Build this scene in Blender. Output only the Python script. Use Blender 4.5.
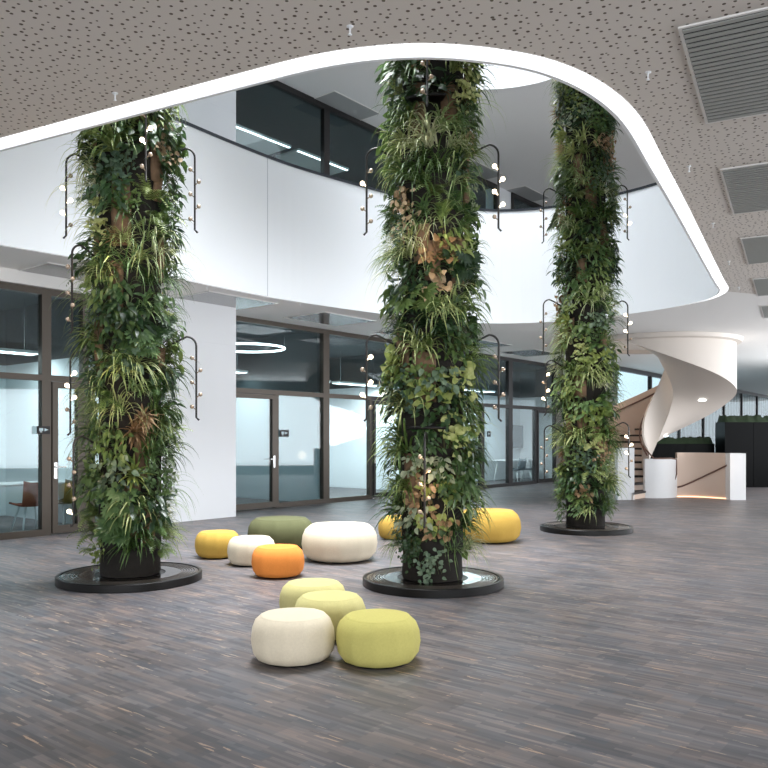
import bpy, math, random
from mathutils import Vector, Matrix
from mathutils.geometry import tessellate_polygon
PI = math.pi
random.seed(7)
SC = bpy.context.scene
COL = SC.collection
for o in list(bpy.data.objects): bpy.data.objects.remove(o)

# ---------------------------------------------------------------- camera
cd = bpy.data.cameras.new('camera'); cam = bpy.data.objects.new('camera', cd); COL.objects.link(cam)
cam.location = (0, 0, 1.5); cam.rotation_euler = (PI/2, 0, 0)
cd.sensor_width = 36; cd.lens = 36*790/768; cd.shift_y = 54/768; cd.clip_end = 300
SC.camera = cam
SC.view_settings.view_transform = 'Standard'; SC.view_settings.look = 'None'
SC.view_settings.gamma = 1; SC.view_settings.exposure = 0.08
try: SC.view_settings.use_curve_mapping = False
except Exception: pass

# ---------------------------------------------------------------- daylight and added fill lamps
w = bpy.data.worlds.new('world'); SC.world = w; w.use_nodes = True
bg = w.node_tree.nodes['Background']; bg.inputs[0].default_value = (0.86, 0.93, 1.0, 1); bg.inputs[1].default_value = 1.7
def area(name, loc, rot, sx, sy, power, col=(1, 1, 1), shape='RECTANGLE'):
    l = bpy.data.lights.new(name, 'AREA'); l.shape = shape; l.size = sx
    if shape in ('RECTANGLE', 'ELLIPSE'): l.size_y = sy
    l.energy = power; l.color = col
    o = bpy.data.objects.new(name, l); COL.objects.link(o); o.location = loc; o.rotation_euler = rot
    return o
area('skylight_daylight', (2.2, 15.3, 9.7), (0, 0, 0), 4.0, 4.0, 230, (.92, .96, 1), 'DISK').data.spread = math.radians(80)
area('added_top_fill', (-.6, 9.3, 9.15), (0, 0, 0), 4.6, 4.6, 540, (.94, .97, 1), 'DISK').data.spread = math.radians(80)  # added overhead fill that brightens the pouf tops, no skylight opening here
area('upper_window_daylight', (1.5, -4, 7.3), (math.radians(108), 0, 0), 16, 3.4, 130, (.9, .95, 1))
area('ground_window_daylight', (3, -5, 2.0), (math.radians(90), 0, 0), 22, 3.8, 640, (.95, .97, 1))
area('upper_right_fill', (14, 4, 7.3), (math.radians(105), 0, math.radians(80)), 16, 3.4, 230, (.9, .95, 1))  # added fill from the upper right, lifts the left balustrade
area('right_window_daylight', (14.6, 13, 1.9), (math.radians(118), 0, math.radians(90)), 25, 3.5, 1600, (.93, .96, 1))

# ---------------------------------------------------------------- materials
def srgb(r, g, b):
    f = lambda c: (c/255/12.92) if c/255 <= .04045 else ((c/255+.055)/1.055)**2.4
    return (f(r), f(g), f(b), 1)
def mat(name, col, rough=.5, metal=0, emit=None, es=1, bump=0, bscale=60, var=0, spec=.5):
    m = bpy.data.materials.new(name); m.use_nodes = True
    nt = m.node_tree; b = nt.nodes['Principled BSDF']
    b.inputs['Base Color'].default_value = col; b.inputs['Roughness'].default_value = rough
    b.inputs['Metallic'].default_value = metal; b.inputs['Specular IOR Level'].default_value = spec
    if emit: b.inputs['Emission Color'].default_value = emit; b.inputs['Emission Strength'].default_value = es
    tc = nt.nodes.new('ShaderNodeTexCoord')
    n = nt.nodes.new('ShaderNodeTexNoise'); n.inputs['Scale'].default_value = bscale; n.inputs['Detail'].default_value = 4
    nt.links.new(tc.outputs['Object'], n.inputs['Vector'])
    if bump:
        bp = nt.nodes.new('ShaderNodeBump'); bp.inputs['Strength'].default_value = bump; bp.inputs['Distance'].default_value = .01
        nt.links.new(n.outputs['Fac'], bp.inputs['Height']); nt.links.new(bp.outputs['Normal'], b.inputs['Normal'])
    if var:
        mx = nt.nodes.new('ShaderNodeMixRGB'); mx.blend_type = 'MULTIPLY'; mx.inputs[0].default_value = 1
        mr = nt.nodes.new('ShaderNodeMapRange'); mr.inputs[3].default_value = 1-var; mr.inputs[4].default_value = 1+var*.4
        n2 = nt.nodes.new('ShaderNodeTexNoise'); n2.inputs['Scale'].default_value = bscale*.3
        nt.links.new(tc.outputs['Object'], n2.inputs['Vector']); nt.links.new(n2.outputs['Fac'], mr.inputs[0])
        mx.inputs[1].default_value = col; nt.links.new(mr.outputs[0], mx.inputs[2]); nt.links.new(mx.outputs[0], b.inputs['Base Color'])
    return m
def leafmat(name, cols, rough=.42, tr=.25):
    """foliage: colour picked per plant, varied along the leaves"""
    m = bpy.data.materials.new(name); m.use_nodes = True; nt = m.node_tree; b = nt.nodes['Principled BSDF']
    oi = nt.nodes.new('ShaderNodeObjectInfo'); tc = nt.nodes.new('ShaderNodeTexCoord')
    n = nt.nodes.new('ShaderNodeTexNoise'); n.inputs['Scale'].default_value = 14; nt.links.new(tc.outputs['Object'], n.inputs['Vector'])
    ad = nt.nodes.new('ShaderNodeMath'); ad.operation = 'MULTIPLY_ADD'; ad.inputs[1].default_value = .9
    sb = nt.nodes.new('ShaderNodeMath'); sb.operation = 'MULTIPLY_ADD'; sb.inputs[1].default_value = .8; sb.inputs[2].default_value = -.35
    nt.links.new(oi.outputs['Random'], sb.inputs[0]); nt.links.new(n.outputs['Fac'], ad.inputs[0]); nt.links.new(sb.outputs[0], ad.inputs[2])
    cr = nt.nodes.new('ShaderNodeValToRGB'); e = cr.color_ramp.elements
    while len(e) < len(cols): e.new(.5)
    for i, c in enumerate(cols): e[i].position = .1+.8*i/(len(cols)-1); e[i].color = c
    nt.links.new(ad.outputs[0], cr.inputs[0]); nt.links.new(cr.outputs[0], b.inputs['Base Color'])
    b.inputs['Roughness'].default_value = rough
    t = nt.nodes.new('ShaderNodeBsdfTranslucent'); nt.links.new(cr.outputs[0], t.inputs[0])
    mx = nt.nodes.new('ShaderNodeMixShader'); mx.inputs[0].default_value = tr
    nt.links.new(b.outputs[0], mx.inputs[1]); nt.links.new(t.outputs[0], mx.inputs[2])
    nt.links.new(mx.outputs[0], nt.nodes['Material Output'].inputs[0])
    return m
def glassmat(name, tint, base=.05, gain=.45):
    m = bpy.data.materials.new(name); m.use_nodes = True; nt = m.node_tree; nt.nodes.remove(nt.nodes['Principled BSDF'])
    lw = nt.nodes.new('ShaderNodeLayerWeight'); lw.inputs[0].default_value = .5
    p = nt.nodes.new('ShaderNodeMath'); p.operation = 'POWER'; p.inputs[1].default_value = 3
    q = nt.nodes.new('ShaderNodeMath'); q.operation = 'MULTIPLY_ADD'; q.inputs[1].default_value = gain; q.inputs[2].default_value = base
    nt.links.new(lw.outputs['Facing'], p.inputs[0]); nt.links.new(p.outputs[0], q.inputs[0])
    tr = nt.nodes.new('ShaderNodeBsdfTransparent'); tr.inputs[0].default_value = tint
    gl = nt.nodes.new('ShaderNodeBsdfGlossy'); gl.inputs['Roughness'].default_value = .02
    mx = nt.nodes.new('ShaderNodeMixShader'); nt.links.new(q.outputs[0], mx.inputs[0])
    nt.links.new(tr.outputs[0], mx.inputs[1]); nt.links.new(gl.outputs[0], mx.inputs[2]); nt.links.new(mx.outputs[0], nt.nodes['Material Output'].inputs[0])
    return m
FD = Vector((.634, .773, 0)); FN = Vector((-.773, .634, 0))        # along the glass facade, and into the rooms
FANG = math.atan2(FD.y, FD.x)
GD = Vector((.464, .886, 0)); GN = Vector((.886, -.464, 0))        # run of the grilles on the right

def floormat():
    m = bpy.data.materials.new('dark_lamella_parquet'); m.use_nodes = True; nt = m.node_tree; b = nt.nodes['Principled BSDF']
    N = nt.nodes.new; L = nt.links.new
    tc = N('ShaderNodeTexCoord'); mp = N('ShaderNodeMapping'); mp.vector_type = 'TEXTURE'
    mp.inputs['Rotation'].default_value = (0, 0, math.atan2(FN.y, FN.x)); L(tc.outputs['Object'], mp.inputs['Vector'])
    def brick(wd, h, c1, c2, off=.37):
        t = N('ShaderNodeTexBrick'); t.inputs['Scale'].default_value = 1; t.inputs['Mortar Size'].default_value = 0
        t.inputs['Brick Width'].default_value = wd; t.inputs['Row Height'].default_value = h; t.offset = off; t.squash = 1
        t.inputs['Color1'].default_value = c1; t.inputs['Color2'].default_value = c2; L(mp.outputs[0], t.inputs['Vector']); return t
    W = (1, 1, 1, 1); K = (0, 0, 0, 1)
    fine = brick(.26, .024, K, W); mid = brick(.33, .17, K, W, .5); rare = brick(.24, .021, K, W, .61)
    big = N('ShaderNodeTexNoise'); big.inputs['Scale'].default_value = .55; big.inputs['Detail'].default_value = 3; L(tc.outputs['Object'], big.inputs['Vector'])
    st = N('ShaderNodeMapping'); st.inputs['Scale'].default_value = (5, 46, 1); L(mp.outputs[0], st.inputs['Vector'])
    sn = N('ShaderNodeTexNoise'); sn.inputs['Scale'].default_value = 1; sn.inputs['Detail'].default_value = 5; L(st.outputs[0], sn.inputs['Vector'])
    def ma(op, a, bb, c=None):
        n = N('ShaderNodeMath'); n.operation = op
        for i, v in enumerate((a, bb, c)):
            if v is None: continue
            if isinstance(v, (int, float)): n.inputs[i].default_value = v
            else: L(v, n.inputs[i])
        return n.outputs[0]
    v = ma('MULTIPLY', fine.outputs[0], .36); v = ma('MULTIPLY_ADD', mid.outputs[0], .22, v); v = ma('MULTIPLY_ADD', sn.outputs[0], .5, v)
    cr = N('ShaderNodeValToRGB'); e = cr.color_ramp.elements; e.new(.5); e.new(.8)
    for i, (p, c) in enumerate([(.14, srgb(58, 60, 64)), (.42, srgb(86, 84, 87)), (.68, srgb(112, 107, 106)), (.93, srgb(146, 132, 124))]): e[i].position = p; e[i].color = c
    L(v, cr.inputs[0])
    pal = ma('GREATER_THAN', ma('ADD', ma('MULTIPLY', rare.outputs[0], .62), ma('MULTIPLY', sn.outputs[0], .8)), 1.06)
    mx = N('ShaderNodeMixRGB'); L(pal, mx.inputs[0]); L(cr.outputs[0], mx.inputs[1]); mx.inputs[2].default_value = srgb(166, 148, 130)
    mx2 = N('ShaderNodeMixRGB'); mx2.blend_type = 'MULTIPLY'; mx2.inputs[0].default_value = 1; L(mx.outputs[0], mx2.inputs[1])
    mr = N('ShaderNodeMapRange'); mr.inputs[1].default_value = .3; mr.inputs[2].default_value = .7; mr.inputs[3].default_value = .82; mr.inputs[4].default_value = 1.12
    L(big.outputs['Fac'], mr.inputs[0]); L(mr.outputs[0], mx2.inputs[2])
    hue = brick(.29, .075, (.88, .96, 1.06, 1), (1.12, 1.0, .95, 1), .43); mx3 = N('ShaderNodeMixRGB'); mx3.blend_type = 'MULTIPLY'; mx3.inputs[0].default_value = 1
    L(mx2.outputs[0], mx3.inputs[1]); L(hue.outputs[0], mx3.inputs[2]); L(mx3.outputs[0], b.inputs['Base Color'])
    rr = N('ShaderNodeMapRange'); rr.inputs[3].default_value = .36; rr.inputs[4].default_value = .55; L(sn.outputs['Fac'], rr.inputs[0]); L(rr.outputs[0], b.inputs['Roughness'])
    b.inputs['Specular IOR Level'].default_value = .6
    return m
def ceilmat():
    m = bpy.data.materials.new('perforated_acoustic_plaster'); m.use_nodes = True; nt = m.node_tree; b = nt.nodes['Principled BSDF']
    N = nt.nodes.new; L = nt.links.new
    tc = N('ShaderNodeTexCoord'); mp = N('ShaderNodeMapping'); mp.vector_type = 'TEXTURE'
    mp.inputs['Rotation'].default_value = (0, 0, math.atan2(GN.y, GN.x)); L(tc.outputs['Object'], mp.inputs['Vector'])
    def dots(scale, thr, seed):
        v = N('ShaderNodeTexVoronoi'); v.voronoi_dimensions = '2D'; v.inputs['Scale'].default_value = scale; v.inputs['Randomness'].default_value = .72
        o = N('ShaderNodeMapping'); o.inputs['Location'].default_value = (seed, seed*1.7, 0); L(mp.outputs[0], o.inputs[0]); L(o.outputs[0], v.inputs['Vector'])
        s = N('ShaderNodeSeparateColor'); L(v.outputs['Color'], s.inputs[0])
        t = N('ShaderNodeMapRange'); t.inputs[1].default_value = 0; t.inputs[2].default_value = 1; t.inputs[3].default_value = thr*.55; t.inputs[4].default_value = thr
        L(s.outputs[0], t.inputs[0])
        c = N('ShaderNodeMath'); c.operation = 'LESS_THAN'; L(v.outputs['Distance'], c.inputs[0]); L(t.outputs[0], c.inputs[1]); return c.outputs[0]
    a = dots(14.5, .18, 0)
    sx = N('ShaderNodeSeparateXYZ'); L(tc.outputs['Object'], sx.inputs[0])          # holes stop at the gallery side of the opening
    k1 = N('ShaderNodeMath'); k1.operation = 'MULTIPLY_ADD'; k1.inputs[1].default_value = -.43; L(sx.outputs[0], k1.inputs[0]); L(sx.outputs[1], k1.inputs[2])
    k2 = N('ShaderNodeMath'); k2.operation = 'LESS_THAN'; k2.inputs[1].default_value = 10.95; L(k1.outputs[0], k2.inputs[0])
    k3 = N('ShaderNodeMath'); k3.operation = 'MULTIPLY'; L(k2.outputs[0], k3.inputs[0]); L(a, k3.inputs[1]); a = k3.outputs[0]
    mx = N('ShaderNodeMixRGB'); L(a, mx.inputs[0]); mx.inputs[1].default_value = srgb(216, 209, 202); mx.inputs[2].default_value = srgb(100, 88, 78)
    m2 = N('ShaderNodeMixRGB'); L(k2.outputs[0], m2.inputs[0]); m2.inputs[1].default_value = srgb(238, 236, 233); L(mx.outputs[0], m2.inputs[2])
    L(m2.outputs[0], b.inputs['Base Color']); b.inputs['Roughness'].default_value = .9
    return m
M = dict(
    floor=floormat(), perf=ceilmat(),
    white=mat('white_plaster', srgb(236, 238, 240), .6, bump=.03, var=.02), soffit=mat('smooth_soffit', srgb(226, 224, 221), .55),
    parapet=mat('white_parapet_board', srgb(240, 243, 246), .45), seam=mat('panel_joint', srgb(170, 176, 182), .7),
    upceil=mat('upper_ceiling', srgb(228, 228, 229), .6),
    pier=mat('white_board_pier', srgb(238, 240, 243), .5, bump=.05, bscale=6),
    cap=mat('dark_rail_cap', srgb(62, 66, 72), .3, .6),
    led=mat('led_diffuser', (1, 1, 1, 1), .4, emit=(.95, .96, 1, 1), es=1.6),
    sky=mat('skylight_glazing', (1, 1, 1, 1), .5, emit=(.9, .95, 1, 1), es=2.0),
    bronze=mat('bronze_aluminium_frame', srgb(74, 67, 60), .4, .55), anth=mat('anthracite_frame', srgb(50, 48, 48), .4, .5),
    glass=glassmat('window_glass', (.80, .90, .92, 1)),
    chrome=mat('brushed_steel', srgb(190, 190, 190), .25, 1), blackm=mat('black_metal', srgb(26, 25, 25), .4, .5),
    arm=mat('arm_metal', srgb(58, 56, 55), .4, .6),
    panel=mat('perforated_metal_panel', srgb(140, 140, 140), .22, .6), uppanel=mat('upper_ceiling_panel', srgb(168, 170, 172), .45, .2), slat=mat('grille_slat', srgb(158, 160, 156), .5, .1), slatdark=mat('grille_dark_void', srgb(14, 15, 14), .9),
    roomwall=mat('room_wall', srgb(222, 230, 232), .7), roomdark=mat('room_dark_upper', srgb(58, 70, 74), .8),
    curtain=mat('pale_curtain', srgb(196, 216, 222), .9), roomlight=mat('room_lamp', (1, 1, 1, 1), .5, emit=(1, 1, 1, 1), es=5),
    tabletop=mat('white_table_top', srgb(225, 228, 228), .4), rust=mat('rust_upholstery', srgb(150, 72, 50), .8), olive=mat('olive_upholstery', srgb(110, 100, 50), .8), shellc=mat('grey_shell', srgb(90, 105, 112), .5),
    stair=mat('stair_white', srgb(214, 205, 196), .5), stairin=mat('stair_blush', srgb(222, 200, 184), .5), tread=mat('dark_tread', srgb(40, 34, 32), .6), rail=mat('walnut_handrail', srgb(104, 74, 62), .45),
    box=mat('black_lacquer', srgb(6, 7, 8), .4, 0, spec=.06), moss=mat('green_moss', srgb(32, 50, 25), .95, bump=.8, bscale=40, var=.5),
    core=mat('dark_felt_trunk', srgb(38, 34, 30), .95, bump=.8, bscale=30, var=.5), bark=mat('cork_bark', srgb(136, 108, 84), .9, bump=1, bscale=26, var=.6),
    disc=mat('bronze_black_plate', srgb(54, 46, 40), .16, .75), dside=mat('black_rim', srgb(16, 15, 15), .35, .3), grate=mat('steel_grate', srgb(120, 112, 104), .3, .9),
    bulb=mat('lit_bulb', (1, .9, .75, 1), .3, emit=(1, .8, .55, 1), es=9), bulboff=mat('unlit_bulb', srgb(196, 176, 156), .12, .5),
    soil=mat('planting_mix', srgb(46, 36, 28), .95, bump=.6),
)
def fabric(name, c):
    return mat('felt_'+name, c, .92, bump=.25, bscale=220, var=.10, spec=.2)
LG = dict(
    strap=leafmat('strap_leaf', [srgb(46, 72, 34), srgb(84, 112, 56), srgb(132, 150, 84), srgb(188, 196, 134)]),
    pale=leafmat('variegated_blade', [srgb(104, 138, 80), srgb(164, 182, 122), srgb(222, 222, 182)]),
    dark=leafmat('glossy_dark_leaf', [srgb(34, 56, 34), srgb(64, 92, 54), srgb(110, 138, 86)], .32),
    mid=leafmat('mid_green_leaf', [srgb(56, 82, 42), srgb(100, 124, 64), srgb(150, 164, 98)]),
    silver=leafmat('silvery_leaf', [srgb(74, 100, 80), srgb(118, 140, 112), srgb(176, 184, 156)], .4),
    fern=leafmat('fern_leaf', [srgb(60, 96, 46), srgb(102, 138, 70), srgb(154, 174, 98)], .55),
    rust=leafmat('bronze_leaf', [srgb(120, 96, 66), srgb(168, 134, 98), srgb(210, 184, 150)], .5),
    lime=leafmat('lime_leaf', [srgb(112, 130, 62), srgb(164, 176, 98), srgb(206, 208, 144)]),
    stem=mat('plant_stem', srgb(78, 84, 44), .7),
)

# ---------------------------------------------------------------- mesh helpers
class MB:
    def __init__(s): s.v = []; s.f = []; s.m = []; s.mats = []
    def mi(s, m):
        if m not in s.mats: s.mats.append(m)
        return s.mats.index(m)
    def add(s, vs, fs, m=None, T=None):
        k = len(s.v); s.v += [tuple(T @ Vector(p)) if T else tuple(p) for p in vs]
        i = s.mi(m) if m else 0
        for f in fs: s.f.append(tuple(a+k for a in f)); s.m.append(i)
    def box(s, lo, hi, m=None, T=None):
        x0, y0, z0 = lo; x1, y1, z1 = hi
        v = [(x0,y0,z0),(x1,y0,z0),(x1,y1,z0),(x0,y1,z0),(x0,y0,z1),(x1,y0,z1),(x1,y1,z1),(x0,y1,z1)]
        s.add(v, [(0,3,2,1),(4,5,6,7),(0,1,5,4),(1,2,6,5),(2,3,7,6),(3,0,4,7)], m, T)
    def obox(s, c, d, L, W, z0, z1, m=None):
        """box starting at c, running L along d and W along d's left normal"""
        d = Vector(d).normalized(); n = Vector((-d.y, d.x, 0)); c = Vector(c)
        p = [c, c+d*L, c+d*L+n*W, c+n*W]
        v = [(q.x, q.y, z0) for q in p]+[(q.x, q.y, z1) for q in p]
        s.add(v, [(0,3,2,1),(4,5,6,7),(0,1,5,4),(1,2,6,5),(2,3,7,6),(3,0,4,7)], m)
    def lathe(s, prof, n=32, m=None, T=None, wob=None):
        v = []; f = []
        for i in range(n):
            a = 2*PI*i/n; k = wob(a) if wob else 1
            for r, z in prof: v.append((r*k*math.cos(a), r*k*math.sin(a), z))
        q = len(prof)
        for i in range(n):
            j = (i+1) % n
            for k in range(q-1): f.append((i*q+k, j*q+k, j*q+k+1, i*q+k+1))
        s.add(v, f, m, T)
    def tube(s, pts, r, n=8, m=None):
        pts = [Vector(p) for p in pts]; v = []; f = []; u = None
        for i, p in enumerate(pts):
            t = (pts[min(i+1, len(pts)-1)]-pts[max(i-1, 0)]).normalized()
            if u is None: u = t.orthogonal().normalized()
            u = (u-t*u.dot(t)).normalized(); b = t.cross(u); rr = r[i] if isinstance(r, (list, tuple)) else r
            for k in range(n): a = 2*PI*k/n; v.append(tuple(p+(u*math.cos(a)+b*math.sin(a))*rr))
        for i in range(len(pts)-1):
            for k in range(n): f.append((i*n+k, i*n+(k+1) % n, (i+1)*n+(k+1) % n, (i+1)*n+k))
        f.append(tuple(range(n-1, -1, -1))); f.append(tuple((len(pts)-1)*n+k for k in range(n)))
        s.add(v, f, m)
    def sphere(s, c, r, m=None, n=10, sz=1):
        prof = [(max(1e-4, r*math.sin(PI*i/n)), -r*sz*math.cos(PI*i/n)) for i in range(n+1)]
        s.lathe(prof, n+2, m, Matrix.Translation(c))
    def build(s, name, m=None, parent=None, smooth=False, ang=None):
        me = bpy.data.meshes.new(name); me.from_pydata(s.v, [], s.f)
        mats = s.mats or [m]
        for x in mats: me.materials.append(x)
        if s.mats:
            for p, i in zip(me.polygons, s.m): p.material_index = i
        if smooth:
            for p in me.polygons: p.use_smooth = True
            if ang:
                try: me.set_sharp_from_angle(angle=math.radians(ang))
                except Exception: pass
        me.update()
        o = bpy.data.objects.new(name, me); COL.objects.link(o)
        if parent: o.parent = parent
        return o
def empty(name, loc=(0, 0, 0), rz=0):
    o = bpy.data.objects.new(name, None); COL.objects.link(o); o.location = loc; o.rotation_euler = (0, 0, rz); o.empty_display_size = .1; return o
def tag(o, label=None, cat=None, group=None, kind=None):
    if label: o['label'] = label
    if cat: o['category'] = cat
    if group: o['group'] = group
    if kind: o['kind'] = kind
    return o
def copy_tree(o, parent=None):
    c = o.copy(); COL.objects.link(c)
    if parent: c.parent = parent
    for ch in [x for x in bpy.data.objects if x.parent == o]: copy_tree(ch, c)
    return c
def struct(o, label, cat): return tag(o, label, cat, kind='structure')
def poly_holes(outer, holes, z, flip=False):
    loops = [outer]+holes; pts = [Vector((p[0], p[1], 0)) for l in loops for p in l]
    tris = tessellate_polygon([[Vector((p[0], p[1], 0)) for p in l] for l in loops])
    out = []
    for t in tris:
        a, b, c = (pts[i] for i in t); ccw = (b-a).cross(c-a).z > 0
        out.append(tuple(t) if ccw != flip else tuple(reversed(t)))
    return [(p.x, p.y, z) for p in pts], out

# ---------------------------------------------------------------- the opening in the ceiling
H = 4.0
ctrl = [(-5.55,8.55),(-5.5,9.3),(-4.90,10.08),(-3.99,11.05),(-3.26,12.05),(-2.50,13.15),(-1.68,14.2),(-.68,15.15),(0,15.75),(.97,16.5),(2.34,17.05),(3.55,16.8),(4.39,16.2),(5.22,15.3),
        (5.66,14.4),(5.74,13.8),(5.61,13.25),(5.26,12.6),(4.18,10.56),(3.12,8.55),(2.35,7.12),(1.88,6.25),(1.52,5.76),(1.17,5.44),(.80,5.25),(.25,5.15),(-.32,5.26),(-.90,5.54),(-1.98,6.11),(-3.31,6.82),(-4.5,7.45),(-5.2,7.95)]
def spline(P, k=6):
    out = []; n = len(P)
    for i in range(n):
        a, b, c, d = (Vector((*P[(i+j-1) % n], 0)) for j in range(4))
        for s in range(k):
            t = s/k; out.append(.5*((2*b)+(-a+c)*t+(2*a-5*b+4*c-d)*t*t+(-a+3*b-3*c+d)*t**3))
    return out
EDGE = spline(ctrl)
for _ in range(3):
    n = len(EDGE); EDGE = [(EDGE[i-1]+EDGE[i]*2+EDGE[(i+1) % n])/4 for i in range(n)]
def offset(P, d):                       # P runs clockwise seen from above: left normal points outwards
    n = len(P); out = []
    for i in range(n):
        t = (P[(i+1) % n]-P[i-1]).normalized(); out.append(P[i]+Vector((-t.y, t.x, 0))*d)
    return out
area2 = sum(EDGE[i-1].x*EDGE[i].y-EDGE[i].x*EDGE[i-1].y for i in range(len(EDGE)))
SG = 1 if area2 < 0 else -1
OUT0, OUT1, OUTC = offset(EDGE, SG*.03), offset(EDGE, SG*.155), offset(EDGE, SG*.12)

# ---------------------------------------------------------------- structure
rect = [(-18.7, -8), (30, -8), (30, 51), (26.2, 51.3), (8.0, 27.5), (7.6, 29.3), (4.4, 32.0), (-18.7, 3.9)]
m = MB(); m.add([(x, y, z) for z in (0, -.2) for x, y in rect], [tuple(range(8)), tuple(range(15, 7, -1))]+[(i, i+8, (i+1) % 8+8, (i+1) % 8) for i in range(8)])
struct(m.build('floor', M['floor']), 'dark grey brown wooden parquet floor of narrow streaky strips', 'floor')
SC_ = (7.12, 20.5)                                                  # spiral staircase centre
stairhole = [(SC_[0]+1.86*math.cos(a*PI/24), SC_[1]+1.86*math.sin(a*PI/24)) for a in range(48)]

m = MB(); v, f = poly_holes(rect, [[(p.x, p.y) for p in OUT1], stairhole], H, True); m.add(v, f, M['perf'])
v, f = poly_holes(rect, [[(p.x, p.y) for p in OUT1], stairhole], 5.3); m.add(v, f, M['soffit'])
n = len(OUT1); v = [(p.x, p.y, H) for p in OUT1]+[(p.x, p.y, 5.3) for p in OUT1]; m.add(v, [(i, (i+1) % n, n+(i+1) % n, n+i) for i in range(n)], M['soffit'])
n = 48; v = [(x, y, H) for x, y in stairhole]+[(x, y, 5.3) for x, y in stairhole]; m.add(v, [(i, (i+1) % n, n+(i+1) % n, n+i) for i in range(n)], M['soffit'])
struct(m.build('ceiling'), 'grey perforated acoustic ceiling around the large rounded opening', 'ceiling')
# LED band round the opening
def ring(a, b, za, zb, m, mt, flip=False):
    n = len(a); v = [(p.x, p.y, za) for p in a]+[(p.x, p.y, zb) for p in b]
    f = [(i, (i+1) % n, n+(i+1) % n, n+i) for i in range(n)]
    m.add(v, [tuple(reversed(q)) for q in f] if flip else f, mt)
m = MB(); ring(OUT0, OUT1, H-.004, H-.004, m, M['led']); ring(OUT0, OUT0, H-.004, H+.06, m, M['led'])
struct(m.build('trim_1'), 'glowing white light band tracing the edge of the ceiling opening', 'light band')
# parapet with joints
m = MB(); n = len(EDGE); run = 0; joints = [3.6, 6.42, 9.5, 999]; nextj = joints.pop(0); za, zb = H-.03, 6.38
for i in range(n):
    a, b = EDGE[i], EDGE[(i+1) % n]; a2, b2 = OUTC[i], OUTC[(i+1) % n]; L = (b-a).length; pos = 0
    segs = []
    if run+L > nextj:
        t = (nextj-run)/L; t2 = min(1, t+.012/L); segs = [(0, t, 'parapet'), (t, t2, 'seam'), (t2, 1, 'parapet')]; nextj = joints.pop(0)
    else: segs = [(0, 1, 'parapet')]
    run += L
    for t0, t1, k in segs:
        p, q = a.lerp(b, t0), a.lerp(b, t1); m.add([(p.x, p.y, za), (q.x, q.y, za), (q.x, q.y, zb), (p.x, p.y, zb)], [(0, 1, 2, 3)], M[k])
    m.add([(a.x,a.y,za),(b.x,b.y,za),(OUT0[(i+1)%n].x,OUT0[(i+1)%n].y,za),(OUT0[i].x,OUT0[i].y,za)], [(3,2,1,0)], M['parapet'])
    m.add([(a2.x,a2.y,5.3),(b2.x,b2.y,5.3),(b2.x,b2.y,zb),(a2.x,a2.y,zb)], [(3,2,1,0)], M['parapet'])
ring(OUT0, OUT0, za, 5.3, m, M['parapet'])
struct(m.build('wall_parapet'), 'white curved balustrade wall of the upper gallery', 'balustrade')
m = MB(); INc = offset(EDGE, -SG*.015); OUTd = offset(EDGE, SG*.135)
ring(INc, INc, 6.38, 6.43, m, M['cap']); ring(INc, OUTd, 6.43, 6.43, m, M['cap'], True); ring(OUTd, OUTd, 6.38, 6.43, m, M['cap'], True); ring(INc, OUTd, 6.38, 6.38, m, M['cap'])
struct(m.build('trim_2'), 'dark thin rail cap along the top of the white gallery balustrade', 'rail cap')
# upper ceiling with round skylight
UC = 9.2; sk = [(2.2+2.15*math.cos(a*PI/32), 15.3+2.15*math.sin(a*PI/32)) for a in range(64)]
m = MB(); v, f = poly_holes(rect, [sk], UC, True); m.add(v, f, M['upceil'])
v = [(x, y, UC) for x, y in sk]+[(x, y, UC+.9) for x, y in sk]; m.add(v, [(i, (i+1) % 64, 64+(i+1) % 64, 64+i) for i in range(64)], M['white'])
struct(m.build('ceiling_upper'), 'smooth grey upper gallery ceiling pierced by a round skylight', 'ceiling')
m = MB(); m.add([(x, y, UC+.88) for x, y in sk], [tuple(range(63, -1, -1))])
struct(m.build('window_skylight', M['sky']), 'bright round skylight above the middle column', 'skylight')

# facade coordinates
F0 = Vector((-3.03, 16.2, 0)); F1 = Vector((-2.83, 15.1, 0))
def spx(px, O):                                                    # where the sight line of a photo column meets a facade plane
    t = (px-384)/790; Y = (O.x*FN.x+O.y*FN.y)/(t*FN.x+FN.y); p = Vector((t*Y, Y, 0)); return (p-O).dot(FD)
def fpt(O, s, d=0): return O+FD*s+FN*d
def fbar(m, O, s0, s1, z0, z1, d0=-.05, d1=.07, mt=None):
    m.obox(fpt(O, s0, d0), FD, s1-s0, d1-d0, z0, z1, mt)
def bay(idx, O, s0, s1, frame, z0=0, z1=4.0, zt=2.43, label='', left=.06, right=.06, split=True, base=.10, head=.10):
    t = empty('window_%d' % idx, fpt(O, (s0+s1)/2)); t.location.z = 0
    def K(o): o.location = -t.location; o.parent = t; return o
    m = MB(); fbar(m, O, s0, s0+left, z0, z1); fbar(m, O, s1-right, s1, z0, z1)
    fbar(m, O, s0+left, s1-right, z0, z0+base); fbar(m, O, s0+left, s1-right, z1-head, z1)
    if split: fbar(m, O, s0+left, s1-right, zt, zt+.09)
    K(m.build('window_frame', frame))
    m = MB(); fbar(m, O, s0+left, s1-right, z0+base, zt if split else z1-head, 0, .02)
    if split: fbar(m, O, s0+left, s1-right, zt+.09, z1-head, 0, .02)
    K(m.build('glass_pane', M['glass']))
    struct(t, label, 'window'); return t
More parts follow.
